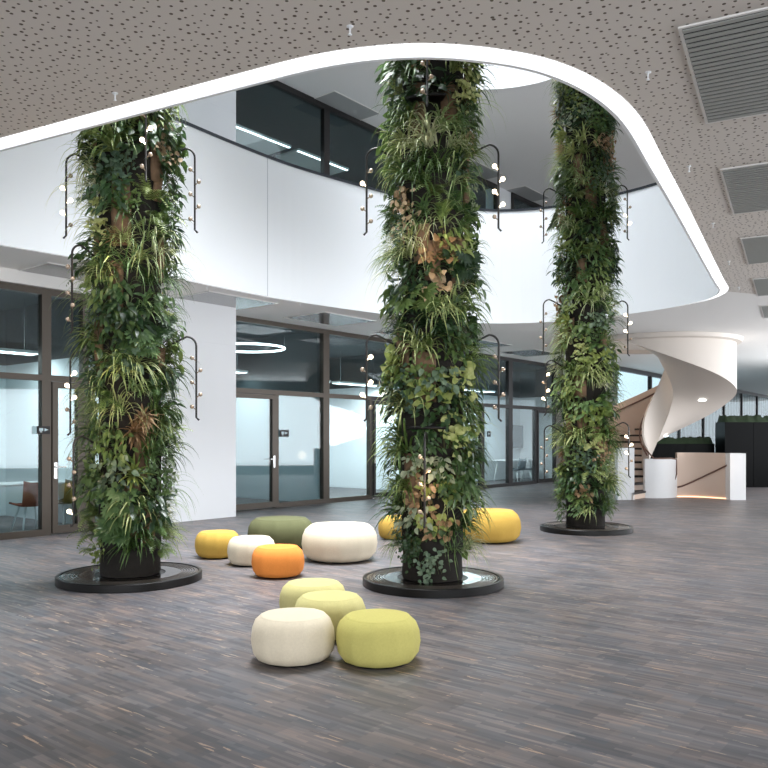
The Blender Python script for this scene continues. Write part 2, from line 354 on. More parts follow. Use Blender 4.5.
def door(idx, O, s0, s1, frame, label, handle_right=True, z1=4.0, zt=2.43):
    t = empty('door_%d' % idx, fpt(O, (s0+s1)/2)); t.location.z = 0
    def K(o, p=None): o.location = -t.location; o.parent = t; return o
    zj = z1 if z1 > 3 else zt+.09
    m = MB(); fbar(m, O, s0, s0+.05, 0, zj); fbar(m, O, s1-.05, s1, 0, zj); fbar(m, O, s0+.05, s1-.05, zt, zt+.09); (fbar(m, O, s0+.05, s1-.05, z1-.10, z1) if z1 > 3 else None)
    K(m.build('door_frame', frame))
    m = MB(); a, b = s0+.06, s1-.06
    fbar(m, O, a, a+.09, .02, zt-.01, -.07, .03); fbar(m, O, b-.09, b, .02, zt-.01, -.07, .03); fbar(m, O, a+.09, b-.09, .02, .14, -.07, .03); fbar(m, O, a+.09, b-.09, zt-.10, zt-.01, -.07, .03)
    K(m.build('door_leaf', frame))
    m = MB(); fbar(m, O, a+.09, b-.09, .14, zt-.10, -.03, -.01)
    if z1 > 3: fbar(m, O, s0+.05, s1-.05, zt+.09, z1-.10, 0, .02)
    K(m.build('glass_pane', M['glass']))
    h = b-.045 if handle_right else a+.045; sg = -1 if handle_right else 1
    m = MB(); p0 = fpt(O, h, -.07); p1 = fpt(O, h, -.12); p2 = fpt(O, h+sg*.15, -.12)
    m.tube([p0+Vector((0,0,1.05)), p1+Vector((0,0,1.05)), p2+Vector((0,0,1.05))], .011, 8)
    fbar(m, O, h-.025, h+.025, .87, 1.12, -.08, -.07)
    K(m.build('door_handle', M['chrome'], smooth=False))
    struct(t, label, 'door'); return t

S = lambda px: spx(px, F0)
door(1, F0, S(225), S(275.5), M['bronze'], 'bronze framed glass door beside the white pier, steel lever handle', z1=2.43)
bay(1, F0, S(275.5), S(325), M['bronze'], z1=2.52, split=False, label='glass pane with sign right of the door by the white pier', left=.05, right=.10, head=.09)
bay(2, F0, S(225), S(325), M['bronze'], z0=2.52, split=False, label='wide upper glass pane above the door by the white pier', left=.05, right=.10, base=.01)
bay(3, F0, S(325), S(370), M['bronze'], z1=2.52, split=False, label='lower glass pane left of the middle column, bright white room behind', left=.10, right=.05, head=.09)
door(2, F0, S(370), S(404), M['anth'], 'glass door half hidden behind the left side of the middle column', handle_right=False, z1=2.43)
bay(4, F0, S(325), S(404), M['bronze'], z0=2.52, split=False, label='upper glass pane just left of the middle column', left=.10, right=.06, base=.01)
bay(5, F0, S(404), S(440), M['anth'], label='glazed bay hidden behind the middle column')
bay(6, F0, S(440), S(481), M['anth'], label='lower glass at the right side of the middle column', z1=2.52, split=False, head=.09)
bay(10, F0, S(481), S(509.5), M['anth'], label='lower glass pane with small dark sign between middle and right columns', z1=2.52, split=False, left=.12, right=.12, head=.09)
bay(17, F0, S(440), S(509.5), M['anth'], z0=2.52, split=False, label='upper glass pane between middle and right columns', right=.12, base=.01)
bay(18, F0, S(509.5), S(535), M['anth'], label='lower glass pane showing a screen and grey chairs inside', z1=2.52, split=False, left=.12, right=.06, head=.09)
door(3, F0, S(535), S(555), M['anth'], 'narrow glass door at the far end of the glass front, left of the right column', z1=2.43)
bay(19, F0, S(509.5), S(555), M['anth'], z0=2.52, split=False, label='upper glass pane just left of the right column', left=.12, right=.12, base=.01)
T_ = lambda px: spx(px, F1)
for k, (a, b) in enumerate(((-110, -20), (-20, 46.5))):
    bay(7+k, F1, T_(a), T_(b), M['bronze'], z1=3.8, zt=2.38, label=('glazed bay at the far left edge of the glass front', 'tall glazed bay at left with pale curtain and table inside')[k], right=.10)
door(4, F1, T_(46.5), T_(84), M['bronze'], 'bronze framed glass door behind the left column', handle_right=False, z1=3.8, zt=2.38)
door(5, F1, T_(84), T_(118), M['bronze'], 'glass door leaf hidden behind the left column', z1=3.8, zt=2.38)
m = MB(); m.obox(fpt(F1, T_(-400), -.12), FD, T_(118)-T_(-400), .3, 3.8, H-.002)
struct(m.build('trim_3', M['soffit']), 'grey bulkhead above the left glass front', 'bulkhead')
m = MB(); m.obox(fpt(F1, T_(-400), 0), FD, T_(-110)-T_(-400), .3, 0, 3.8)
struct(m.build('wall_left', M['white']), 'white wall at far left beyond the glass front', 'wall')
# pier between the two fronts
sp = T_(118)
for nm, z0, z1, lab in (('wall_pier', 0, H-.002, 'white boarded pier between the two glass fronts'), ('wall_pier_upper', 5.302, UC-.002, 'white pier rising on the upper gallery')):
    m = MB()
    hh = [0, .62, 1.28, 1.94, 2.6, 3.26] if z0 == 0 else [z0, 6.1, 6.9, 7.7, 8.5]
    hh.append(z1)
    for a, b in zip(hh, hh[1:]):
        m.obox(fpt(F1, sp, 0), FD, -sp, 1.0, a+(.004 if a > z0 else 0), b-(.004 if b < z1 else 0), M['pier'])
    m.obox(fpt(F1, sp+.006, .006), FD, -sp-.012, .98, z0, z1, M['pier'])
    struct(m.build(nm), lab, 'wall')
# upper facade
um = [225, 326, 371, 440, 480.5]
for k, (a, b) in enumerate(((225, 325.5), (325.5, 401), (401, 440), (440, 497))):
    bay(11+k, F0, S(a), S(b), M['anth'], z0=5.3, z1=UC, split=False, left=.09, right=.09, head=.13, label=('upper gallery window beside the white pier', 'upper gallery window left of the middle column', 'upper gallery window behind the middle column', 'upper gallery window at the right of the middle column')[k])
m = MB(); m.obox(fpt(F0, S(497), 0), FD, S(511)-S(497), .4, 5.302, UC-.002)
struct(m.build('wall_upper_pier', M['pier']), 'narrow white pier on the upper gallery right of the middle column', 'wall')
bay(15, F0, S(511), S(560), M['anth'], z0=5.3, z1=UC, split=False, left=.12, right=.09, head=.13, label='dark upper gallery window between middle and right columns')
bay(16, F1, T_(-300), T_(118), M['anth'], z0=5.3, z1=UC, split=False, left=.12, right=.09, head=.2, label='upper gallery window at the left edge')

# rooms behind the glass
def inpt(O, px, d): return fpt(O, spx(px, O+FN*d), d)             # a spot inside a room, d metres behind the glass
def room(nm, O, s0, s1, depth, z0, ztop, split, wall, dark, lab):
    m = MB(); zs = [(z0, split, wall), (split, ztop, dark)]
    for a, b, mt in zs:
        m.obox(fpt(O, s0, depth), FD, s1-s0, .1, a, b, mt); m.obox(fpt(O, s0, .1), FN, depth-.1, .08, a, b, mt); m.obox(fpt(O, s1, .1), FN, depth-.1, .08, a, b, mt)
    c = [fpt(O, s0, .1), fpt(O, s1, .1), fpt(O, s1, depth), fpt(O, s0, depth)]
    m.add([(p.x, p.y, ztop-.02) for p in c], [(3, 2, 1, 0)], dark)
    return struct(m.build(nm), lab, 'wall')
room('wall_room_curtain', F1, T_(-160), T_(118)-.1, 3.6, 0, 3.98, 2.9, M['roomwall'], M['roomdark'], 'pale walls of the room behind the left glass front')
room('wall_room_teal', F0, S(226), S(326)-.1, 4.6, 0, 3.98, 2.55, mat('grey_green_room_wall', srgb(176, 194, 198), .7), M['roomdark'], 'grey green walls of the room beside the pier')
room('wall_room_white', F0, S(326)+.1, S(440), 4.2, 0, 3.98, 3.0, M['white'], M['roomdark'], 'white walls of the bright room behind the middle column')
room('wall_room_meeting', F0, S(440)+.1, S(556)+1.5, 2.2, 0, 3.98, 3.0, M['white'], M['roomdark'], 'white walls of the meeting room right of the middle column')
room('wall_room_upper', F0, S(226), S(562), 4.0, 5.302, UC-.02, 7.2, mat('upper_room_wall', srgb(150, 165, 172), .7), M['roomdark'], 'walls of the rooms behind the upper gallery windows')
def roomlamp(O, s, d, z, L, W, power, lab, dw=None):
    t = empty('linear_lamp', (inpt(O, -s, d) if s < -100 else fpt(O, s, d))+Vector((0, 0, z)), FANG)
    m = MB(); m.box((-L/2, -W/2, 0), (L/2, W/2, .05)); m.build('housing', M['soffit'], t)
    m = MB(); m.box((-L/2+.02, -W/2+.02, -.01), (L/2-.02, -W/2+.02+(dw or W-.04), 0)); m.build('diffuser', M['roomlight'], t)
    for x in (-L/2+.2, L/2-.2): m = MB(); m.tube([(x, 0, .05), (x, 0, 3.95-z if z < 4 else UC-.05-z)], .006, 6); m.build('suspension', M['chrome'], t)
    l = bpy.data.lights.new('lamp_light', 'AREA'); l.shape = 'RECTANGLE'; l.size = L; l.size_y = W; l.energy = power
    o = bpy.data.objects.new('lamp_light', l); COL.objects.link(o); o.parent = t; o.location = (0, 0, -.03)
    tag(t, lab, 'lamp'); return t
roomlamp(F0, S(281), 2.4, 3.1, 2.0, .35, 28, 'flat white suspended panel lamp in the room beside the pier')
roomlamp(F0, S(357), 1.9, 2.98, 1.9, .3, 85, 'suspended lamp in the bright room left of the middle column')
roomlamp(F0, S(412), 1.9, 2.98, 1.8, .3, 110, 'suspended lamp in the room behind the middle column')
roomlamp(F0, S(500), 1.1, 3.0, 2.6, .3, 170, 'suspended lamp in the meeting room left of the right column')
roomlamp(F1, T_(20), 1.9, 2.98, 2.4, .3, 45, 'suspended lamp in the curtained room at left')
roomlamp(F0, S(282), 1.3, 8.36, 2.3, .8, 14, 'added white panel imitating a reflected rail in the upper gallery window by the pier', .05)  # this and the next: added lit panels imitating reflections in the upper glass
roomlamp(F0, S(352), 1.3, 8.36, 1.8, .8, 12, 'added white panel imitating a reflected rail in the upper gallery window next to the middle column', .05)
# ring pendant
t = empty('ring_pendant', inpt(F0, 247, 1.2)+Vector((0, 0, 3.55)))
m = MB(); R_ = .85; N_ = 48
pts = [(R_*math.cos(2*PI*i/N_), R_*math.sin(2*PI*i/N_), 0) for i in range(N_+1)]; m.tube(pts, .025, 8); m.build('light_ring', M['roomlight'], t, True)
for a in (0, 2.1, 4.2): m = MB(); m.tube([(R_*math.cos(a), R_*math.sin(a), .02), (R_*math.cos(a), R_*math.sin(a), .38)], .005, 6); m.build('suspension', M['chrome'], t); tag(t, 'glowing white ring pendant lamp in the room beside the pier', 'lamp')
# curtain
m = MB(); NN = 160; v = []
a0, a1 = T_(-60), T_(40)
for i in range(NN+1):
    p = fpt(F1, a0+(a1-a0)*i/NN, .55+.05*math.sin(i*.95)+.02*math.sin(i*.31)); v += [(p.x, p.y, .04), (p.x, p.y, 3.6)]
m.add(v, [(2*i, 2*i+2, 2*i+3, 2*i+1) for i in range(NN)])
cu = m.build('curtain', M['curtain'], smooth=True); cu.modifiers.new('t', 'SOLIDIFY').thickness = .01
# the curtain hangs at the back of the room, so the table stands in front of it
cu.location = FN*2.4
tag(cu, 'long pale blue pleated curtain behind the left glass front', 'curtain')
m = MB(); p = fpt(F1, T_(27), 2.2); m.tube([p, p+Vector((0, 0, 3.75))], .05, 12)
tag(m.build('steel_post', M['anth']), 'slim dark post inside the room behind the left glass front', 'post')
def table(loc, rz, lab):
    t = empty('meeting_table', loc, rz); m = MB(); m.box((-.8, -.4, .72), (.8, .4, .75)); m.build('tabletop', M['tabletop'], t)
    for sx in (-1, 1):
        for sy in (-1, 1):
            m = MB(); m.tube([(sx*.62, sy*.28, .72), (sx*.74, sy*.36, .0)], [.03, .02], 8); m.build('leg', M['tabletop'], t, True)
    tag(t, lab, 'table'); return t
def chair(loc, rz, cm, lab, g):
    t = empty('shell_chair', loc, rz); m = MB()
    prof = [(-.22, .45), (0, .43), (.2, .44), (.25, .55), (.28, .80)]; v = []
    for y, z in prof:
        for x in (-.23, -.12, 0, .12, .23): v.append((x, y+(-.03 if abs(x) > .2 and y > .22 else 0), z+(.03 if abs(x) > .2 else 0)))
    m.add(v, [(r*5+c, r*5+c+1, r*5+c+6, r*5+c+5) for r in range(4) for c in range(4)])
    o = m.build('seat_shell', cm, t, True); o.modifiers.new('s', 'SOLIDIFY').thickness = .03
    for sx in (-1, 1):
        for sy in (-1, 1):
            m = MB(); m.tube([(sx*.12, sy*.1, .43), (sx*.22, sy*.2, 0)], [.02, .012], 8); m.build('leg', M['tabletop'], t, True)
    tag(t, lab, 'chair', g); return t
table(inpt(F1, 22, 1.3), FANG, 'white topped table behind the left glass front')
chair(inpt(F1, 30, .65), FANG+PI, M['rust'], 'rust coloured chair at the table behind the left glass front', None)
chair(inpt(F1, 64, .75), FANG+PI+.3, M['olive'], 'olive chair seen through the glass door behind the left column', None)
table(inpt(F0, 514, 1.45), FANG, 'table in the meeting room far behind the glass')
for k, px in enumerate((516, 527)):
    chair(inpt(F0, px, .85), FANG+PI+.4*k, M['shellc'], ('grey shell chair under the wall screen, the left one', 'grey shell chair under the wall screen, the right one')[k], 'grey meeting room chairs')
t = empty('wall_screen', inpt(F0, 521, 2.12)+Vector((0, 0, 1.55)), FANG)
m = MB(); m.box((-.7, -.05, -.42), (.7, .05, .42)); m.build('housing', M['blackm'], t)
m = MB(); m.box((-.67, -.06, -.39), (.67, -.05, .39)); m.build('screen', mat('screen_face', srgb(34, 66, 74), .15), t)
tag(t, 'wide screen on the back wall of the meeting room', 'screen')
# small signs on the glass
def sign(O, px, z, lab, w=.17, h=.15):
    t = empty('door_sign', fpt(O, spx(px, O), -.07)+Vector((0, 0, z)), FANG)
    m = MB(); m.box((-w/2, -.012, -h/2), (w/2, .012, h/2)); m.build('plate', M['blackm'], t)
    m = MB(); m.box((-w*.36, -.015, -h*.10), (-w*.05, -.012, h*.26)); m.box((-w*.30, -.015, -h*.28), (-w*.14, -.012, -h*.14))
    m.add([(w*.05, -.015, h*.25), (w*.05, -.015, -h*.15), (w*.36, -.015, h*.05)], [(0, 1, 2)]); m.build('pictogram', mat('sign_white', srgb(200, 220, 228), .5), t)
    tag(t, lab, 'sign'); return t
sign(F1, 41, 1.62, 'small dark sign on the frame by the left glass door', .2, .12)
sign(F0, 282, 1.60, 'small dark sign beside the glass door by the white pier', .26, .15)
sign(F0, 487, 1.62, 'small dark sign on the glass right of the middle column', .16, .16)

# far right: window wall, fins, black planters
W0 = Vector((8.0, 27.2, 0)); WD = Vector((.603, .798, 0)); WN = Vector((-.798, .603, 0))
m = MB(); p = F0+FD*S(555); q = W0; d = (q-p); m.obox(p, d.normalized(), d.length, .3, 0, H-.002)
struct(m.build('wall_back', mat('grey_wall', srgb(150, 146, 142), .7)), 'grey wall behind the right column', 'wall')
m = MB(); m.obox(p, d.normalized(), d.length, .3, 5.302, UC-.002); m.obox(W0, WD, 30, .3, 7.6, UC-.002); m.obox(W0, WD, 30, .3, 5.302, 6.6)
struct(m.build('wall_upper_back', M['white']), 'white wall of the upper gallery beyond the right column', 'wall')
t = empty('window_9', W0); m = MB()
for k in range(9): m.obox(WD*(k*3.6), WD, .12, .14, 0, H-.002)
m.obox((0, 0, 0), WD, 30, .14, 0, .12); m.obox((0, 0, 0), WD, 30, .14, H-.15, H-.002); m.build('window_frame', M['anth'], t)
m = MB(); m.obox(WN*.05, WD, 30, .02, .12, H-.15); m.build('glass_pane', M['glass'], t)
struct(t, 'long window wall in the far background behind the spiral stair', 'window')
for k in range(36):
    m = MB(); m.obox((0, 0, 0), WN, .5, .22, .02, H-.02)
    if k == 0: fin = m.build('facade_fin', M['anth']); o = fin
    else: o = fin.copy(); COL.objects.link(o)
    o.location = W0+WD*(8.2+.58*k)+WN*.2
    tag(o, 'dark vertical fin of the far background window wall', 'fin', 'vertical fins of the far window wall')
def planter(x0, x1, yy, d, z, lab):
    t = empty('planter_box', (x0, yy, 0)); L = x1-x0
    n = max(1, round(L/.9)); m = MB()
    for i in range(n): m.box((i*L/n+.006, 0, 0), ((i+1)*L/n-.006, d, z))
    m.box((.01, .01, .01), (L-.01, d-.01, z-.01)); m.build('box', M['box'], t)
    m = MB(); r = random.Random(int(x0*10)); v = []; nx = int(L/.07); ny = max(3, int(d/.12))
    for j in range(ny+1):
        for i in range(nx+1):
            e = min(i, nx-i, j*2, (ny-j)*2); v.append((i*L/nx, d*j/ny, z+(0 if e == 0 else .12+.12*r.random())))
    m.add(v, [(j*(nx+1)+i, j*(nx+1)+i+1, (j+1)*(nx+1)+i+1, (j+1)*(nx+1)+i) for j in range(ny) for i in range(nx)]); m.build('moss_planting', M['moss'], t, True)
    tag(t, lab, 'planter')
planter(7.6, 10.3, 24.6, .6, 1.32, 'low glossy black planter with green top behind the stair')
planter(10.35, 15.6, 24.0, .7, 1.98, 'tall glossy black planter with moss top at the right edge')

# ---------------------------------------------------------------- ceiling fittings
def grille(c, L, W, lab, nsl=24):
    """c: near left corner; L along GD; W along GN"""
    t = empty('ceiling_grille', (c[0], c[1], H), math.atan2(GN.y, GN.x)); e = .02
    m = MB(); z0, z1 = -.014, -.002
    for lo, hi in (((0, 0), (W, e)), ((0, L-e), (W, L)), ((0, e), (e, L-e)), ((W-e, e), (W, L-e))): m.box((lo[0], lo[1], z0), (hi[0], hi[1], z1))
    m.build('grille_frame', M['soffit'], t)
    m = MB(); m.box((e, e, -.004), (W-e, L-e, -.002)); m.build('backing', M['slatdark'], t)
    for i in range(nsl):
        y = e+(L-2*e)*(i+.5)/nsl; hw = (L-2*e)/nsl*.30; m = MB(); m.box((e, y-hw, -.018), (W-e, y+hw, -.010)); m.build('slat', M['slat'], t)
    tag(t, lab, 'ceiling grille', 'slatted ceiling grilles in a row at the right')
labs = ['large slatted ceiling grille in the upper right corner, nearest of its row', 'second slatted ceiling grille from the upper right corner', 'third slatted ceiling grille down the right edge', 'fourth and smallest slatted ceiling grille down the right edge', 'slatted ceiling grille just above the spiral stair side at the right edge']
for k in range(5):
    c = Vector((1.785, 4.80, 0))+Vector((1.33, 2.53, 0))*k; grille(c, 1.65, 2.3, labs[k], 24)
def cpanel(c, L, W, z, lab, g, d=FD, nn=FN):
    t = empty('ceiling_panel', (c.x, c.y, z), math.atan2(d.y, d.x))
    m = MB(); m.box((.02, .02, -.012), (L-.02, W-.02, -.002)); m.build('metal_sheet', M['panel'] if z < 5 else M['uppanel'], t)
    m = MB()
    for lo, hi in (((0, 0), (L, .02)), ((0, W-.02), (L, W)), ((0, .02), (.02, W-.02)), ((L-.02, .02), (L, W-.02))): m.box((lo[0], lo[1], -.016), (hi[0], hi[1], -.002))
    m.build('panel_frame', M['soffit'], t); tag(t, lab, 'ceiling panel', g)
nm = ['at the far left above the curtained room', 'above the white pier', 'above the bay left of the middle column', 'hidden behind the middle column', 'right of the middle column', 'left of the right column']
for k in range(6):
    c = Vector((-4.77, 11.2, 0))+FD*(2.84*k)
    cpanel(c, 1.6, 1.2, H, 'shiny grey metal ceiling panel '+nm[k], 'metal ceiling panels along the glass front')
for k in range(5):
    c = Vector((-2.9, 15.3, 0))+FD*(2.84*k)
    cpanel(c, 1.6, 1.2, UC, 'grey panel in the upper gallery ceiling, '+['hidden by the ceiling edge', 'left of the middle column', 'beside the middle column top', 'behind the middle column', 'between middle and right columns'][k], 'panels in the upper ceiling')
def sprinkler(x, y, lab, z=H):
    t = empty('sprinkler', (x, y, z))
    m = MB(); m.lathe([(.001, -.008), (.02, -.006), (.022, -.002), (.001, -.002)], 16); m.build('rosette', M['white'], t, True)
    m = MB(); m.tube([(0, 0, -.01), (0, 0, -.05)], .005, 8); m.lathe([(.001, -.056), (.012, -.054), (.012, -.050), (.001, -.050)], 12); m.build('nozzle', M['white'], t, True); tag(t, lab, 'sprinkler', 'ceiling sprinklers')
def catpx(px, py, z=H): Y = 790*(z-1.5)/(438-py); return ((px-384)/790*Y, Y)
for px, py, lab in ((115, 93, 'small white sprinkler in the perforated ceiling above the left column'), (350, 26, 'small white sprinkler at the top of the ceiling left of centre'), (648, 72, 'small white sprinkler beside the bright band upper right'), (689, 166, 'small white sprinkler left of the second grille'),
                    (713, 223, 'small white sprinkler left of the third grille'), (729, 261, 'small white sprinkler left of the fourth grille'), (739, 287, 'small white sprinkler at the right below the grilles'), (207, 286.5, 'small white sprinkler on the soffit near the pier top'), (300, 303, 'small white sprinkler on the soffit left of the middle column')):
    sprinkler(*catpx(px, py), lab)

# ---------------------------------------------------------------- spiral staircase
def interp(T, x):
    T = sorted(T)
    if x <= T[0][0]: return T[0][1]
    for (a, b), (c, d) in zip(T, T[1:]):
        if x <= c: return b+(d-b)*(x-a)/(c-a)
    return T[-1][1]
TZ = [(-215, 5.3), (-180, 4.95), (-135, 4.33), (-90, 3.74), (-45, 3.28), (0, 2.94), (45, 2.32), (90, 1.60), (150, .85), (232, 0)]     # tread height by angle
st = empty('spiral_staircase', (SC_[0], SC_[1], 0)); RO, RI = 1.86, .36
tz = lambda a: interp(TZ, a)
def smooth_tz(a): return (tz(a-12)+tz(a-6)+tz(a)+tz(a+6)+tz(a+12))/5
zb = lambda a: max(.0, smooth_tz(a)-.45) if a < 170 else 0
angs = [225-2.5*i for i in range(177)]
def wall(r0, r1, lo, hi, A, name, mt, mt_in=None):
    m = MB(); v = []
    for a in A:
        c, s = math.cos(math.radians(a)), math.sin(math.radians(a)); l, h = lo(a), hi(a)
        v += [(r0*c, r0*s, l), (r1*c, r1*s, l), (r1*c, r1*s, h), (r0*c, r0*s, h)]
    k = len(A)
    m.add(v, [(4*i+1, 4*i+5, 4*i+6, 4*i+2) for i in range(k-1)], mt)
    m.add(v, [(4*i+3, 4*i+7, 4*i+4, 4*i) for i in range(k-1)], mt_in or mt)
    m.add(v, [(4*i+2, 4*i+6, 4*i+7, 4*i+3) for i in range(k-1)]+[(4*i, 4*i+4, 4*i+5, 4*i+1) for i in range(k-1)]+[(0, 1, 2, 3), (4*k-1, 4*k-2, 4*k-3, 4*k-4)], mt)
    return m.build(name, None, st, True, 40)
wall(RO-.07, RO, lambda a: zb(a), lambda a: smooth_tz(a)+1.08 if smooth_tz(a) < 3.3 else max(smooth_tz(a)+1.08, 4.2), angs, 'outer_balustrade', M['stair'], M['stairin'])
wall(RI, RI+.05, lambda a: zb(a) if a < 175 else 0, lambda a: smooth_tz(a)+1.0, [218-2.5*i for i in range(172)], 'inner_balustrade', M['stair'])
m = MB(); A = [a for a in angs if a <= 172]; v = []
for a in A:
    c, s = math.cos(math.radians(a)), math.sin(math.radians(a)); z = zb(a)
    for r in (RI, RI+.4, RI+.8, RO-.4, RO): v.append((r*c, r*s, z-.05*math.sin(PI*(r-RI)/(RO-RI))))
k = len(A); m.add(v, [(5*i+j, 5*i+j+1, 5*i+5+j+1, 5*i+5+j) for i in range(k-1) for j in range(4)])
m.build('soffit', M['stair'], st, True)
nst = 30
inv = lambda z: next((a/4 for a in range(4*232, -4*216, -1) if tz(a/4) >= z), -215)
for i in range(nst-1):
    z = 5.3*(i+1)/nst; a0, a1 = inv(5.3*i/nst+.001), inv(z)
    r0, r1 = RI+.05, RO-.07; t_ = empty('step', (0, 0, 0)); t_.parent = st
    m = MB(); v = []; K2 = 5
    for q in range(K2+1):
        a = math.radians(a0+(a1-a0)*q/K2)
        for r in (r0, r1): v += [(r*math.cos(a), r*math.sin(a), z-.17), (r*math.cos(a), r*math.sin(a), z-.045)]
    f = []
    for q in range(K2):
        b = 4*q; f += [(b+1, b+5, b+7, b+3), (b, b+2, b+6, b+4)]
    f += [(0, 1, 3, 2)]; m.add(v, f); bpy.data.objects.remove(t_)
    ri = m.build('riser', M['stairin'], st)
    m = MB(); v = []
    for q in range(K2+1):
        a = math.radians(a0+1.2+(a1-a0-1.2)*q/K2)
        for r in (r0, r1): v += [(r*math.cos(a), r*math.sin(a), z-.045), (r*math.cos(a), r*math.sin(a), z)]
    m.add(v, [x for q in range(K2) for x in ((4*q+1, 4*q+5, 4*q+7, 4*q+3), (4*q, 4*q+2, 4*q+6, 4*q+4))]+[(0, 1, 3, 2), (4*K2, 4*K2+2, 4*K2+3, 4*K2+1)])
    m.build('tread', M['tread'], st)
m = MB(); m.lathe([(RO+.16, H-.004), (RO+.12, 3.90), (RO+.01, 3.87), (RO-.02, 3.9), (RO-.02, H-.004)], 64); m.build('ceiling_collar', M['stair'], st, True, 40)
# handrails
m = MB(); m.tube([((RO-.13)*math.cos(math.radians(a)), (RO-.13)*math.sin(math.radians(a)), smooth_tz(a)+.9) for a in angs[4:]], .022, 8); m.build('handrail', M['rail'], st, True)
m = MB(); m.tube([((RI+.10)*math.cos(math.radians(a)), (RI+.10)*math.sin(math.radians(a)), smooth_tz(a)+.88) for a in [216-3*i for i in range(140)]], .02, 8); m.build('handrail', M['rail'], st, True)
# start newels and the low enclosing wall, in world terms relative to the stair
def rel(x, y): return Vector((x-SC_[0], y-SC_[1], 0))
m = MB(); m.obox(rel(5.66, 19.12), (1, 0, 0), .40, .32, 0, 1.26); o = m.build('newel', M['white'], st)
m = MB(); pts = [rel(6.52, 19.75), rel(6.72, 19.68), rel(6.95, 19.68), rel(7.2, 19.78), rel(7.42, 20.0)]
v = []
for i, p in enumerate(pts):
    v += [(p.x, p.y, 0), (p.x, p.y, .98), (p.x, p.y+.12, .98), (p.x, p.y+.12, 0)]
m.add(v, [(4*i+j, 4*i+4+j, 4*i+4+(j+1) % 4, 4*i+(j+1) % 4) for i in range(4) for j in range(4)]+[(0, 1, 2, 3), (19, 18, 17, 16)])
m.build('curved_newel_wall', M['white'], st, True, 40)
m = MB(); v = []; P2 = []
for i in range(13):
    u = i/12; x = 7.42+(8.42-7.42)*u; y = 20.0-.75*u-.0+.28*math.sin(PI*u); P2.append(rel(x, y)); p = P2[-1]
    v += [(p.x, p.y, 0), (p.x, p.y, 1.13), (p.x, p.y+.12, 1.13), (p.x, p.y+.12, 0)]
m.add(v, [(4*i+j, 4*i+4+j, 4*i+4+(j+1) % 4, 4*i+(j+1) % 4) for i in range(12) for j in range(4)])
m.build('enclosing_wall', M['stairin'], st, True, 40)
m = MB(); m.obox(rel(8.36, 19.08), (1, 0, 0), .38, .3, 0, 1.13); m.build('newel', M['white'], st)
m = MB(); m.tube([P2[i]+Vector((0, -.05, .26+.62*(i/12)**1.5)) for i in range(13)], .02, 8); m.build('handrail', M['rail'], st, True)
m = MB(); m.tube([pts[0]+Vector((-.1, -.02, 1.35)), pts[1]+Vector((0, -.01, .99)), pts[2]+Vector((0, 0, .99)), pts[3]+Vector((0, 0, .99)), pts[4]+Vector((-.03, -.03, .96)), pts[4]+Vector((-.03, -.05, .6)), pts[4]+Vector((-.1, -.06, .38))], .018, 8); m.build('handrail', M['rail'], st, True)
m = MB(); m.tube([P2[i]+Vector((0, -.03, .02)) for i in range(13)], .012, 6); m.build('floor_light', mat('warm_floor_light', (1, .7, .5, 1), .5, emit=(1, .62, .38, 1), es=2), st)
for a, r in ((-5, 1.1), (62, 1.0)):
    aa = math.radians(a); m = MB(); z = zb(a)-.05*math.sin(PI*(r-RI)/(RO-RI))-.012
    m.lathe([(.001, 0), (.085, 0), (.1, .02), (.001, .02)], 20, None, Matrix.Translation((r*math.cos(aa), r*math.sin(aa), z))); m.build('downlight', M['roomlight'], st, True)
tag(st, 'white sculptural spiral staircase with dark treads behind the right column', 'staircase')
area('stair_top_light', (SC_[0], SC_[1], 9.0), (0, 0, 0), 3, 3, 60, (1, .93, .86), 'DISK')  # warm disk light pointing down on the stair from under the closed ceiling
for dx, dy, dz, pw in ((-.9, .6, 3.0, 14), (1.0, -1.9, .9, 3)):
    l = bpy.data.lights.new('stair_glow', 'POINT'); l.energy = pw; l.color = (1, .74, .55); l.shadow_soft_size = .15
    o = bpy.data.objects.new('stair_glow', l); COL.objects.link(o); o.location = (SC_[0]+dx, SC_[1]+dy, dz)

# ---------------------------------------------------------------- poufs
def pouf_proto(r, h):
    """faceted round felt seat: body, top panel, base"""
    t = empty('pouf')
    prof = []
    pts = [(.74, .035), (.84, .07), (.955, .22), (1.0, .46), (.975, .70), (.90, .88), (.80, .965), (.77, .985)]
    prof = [(a*r, b*h) for a, b in pts]
    def wob(a):
        k = 12; d = (a*k/(2*PI)) % 1; return 1-.022*(1-abs(2*d-1)**2)+.008
    m = MB(); m.lathe(prof, 72, None, None, wob); body = m.build('body', None, t, True)
    m = MB(); tp = [(.775*r, .982*h), (.765*r, .998*h), (.70*r, 1.0*h), (.4*r, 1.012*h), (.001, 1.015*h)]; m.lathe(tp, 72, None, None, wob); top = m.build('top_panel', None, t, True)
    m = MB(); m.lathe([(.001, 0), (.70*r, 0), (.72*r, .012), (.745*r, .04*h+.004), (.001, .05*h)], 48); m.build('base', M['blackm'], t, True)
    return t
def at(px, Y): return ((px-384)/790*Y, Y, 0)
FB = dict(cream=fabric('cream', srgb(226, 214, 190)), lime=fabric('lime', srgb(200, 192, 114)), pale=fabric('pale_lime', srgb(206, 198, 138)), orange=fabric('orange', srgb(236, 146, 70)), yellow=fabric('mustard', srgb(206, 168, 82)), olive=fabric('olive', srgb(100, 102, 72)))
G = 'round felt poufs on the parquet'
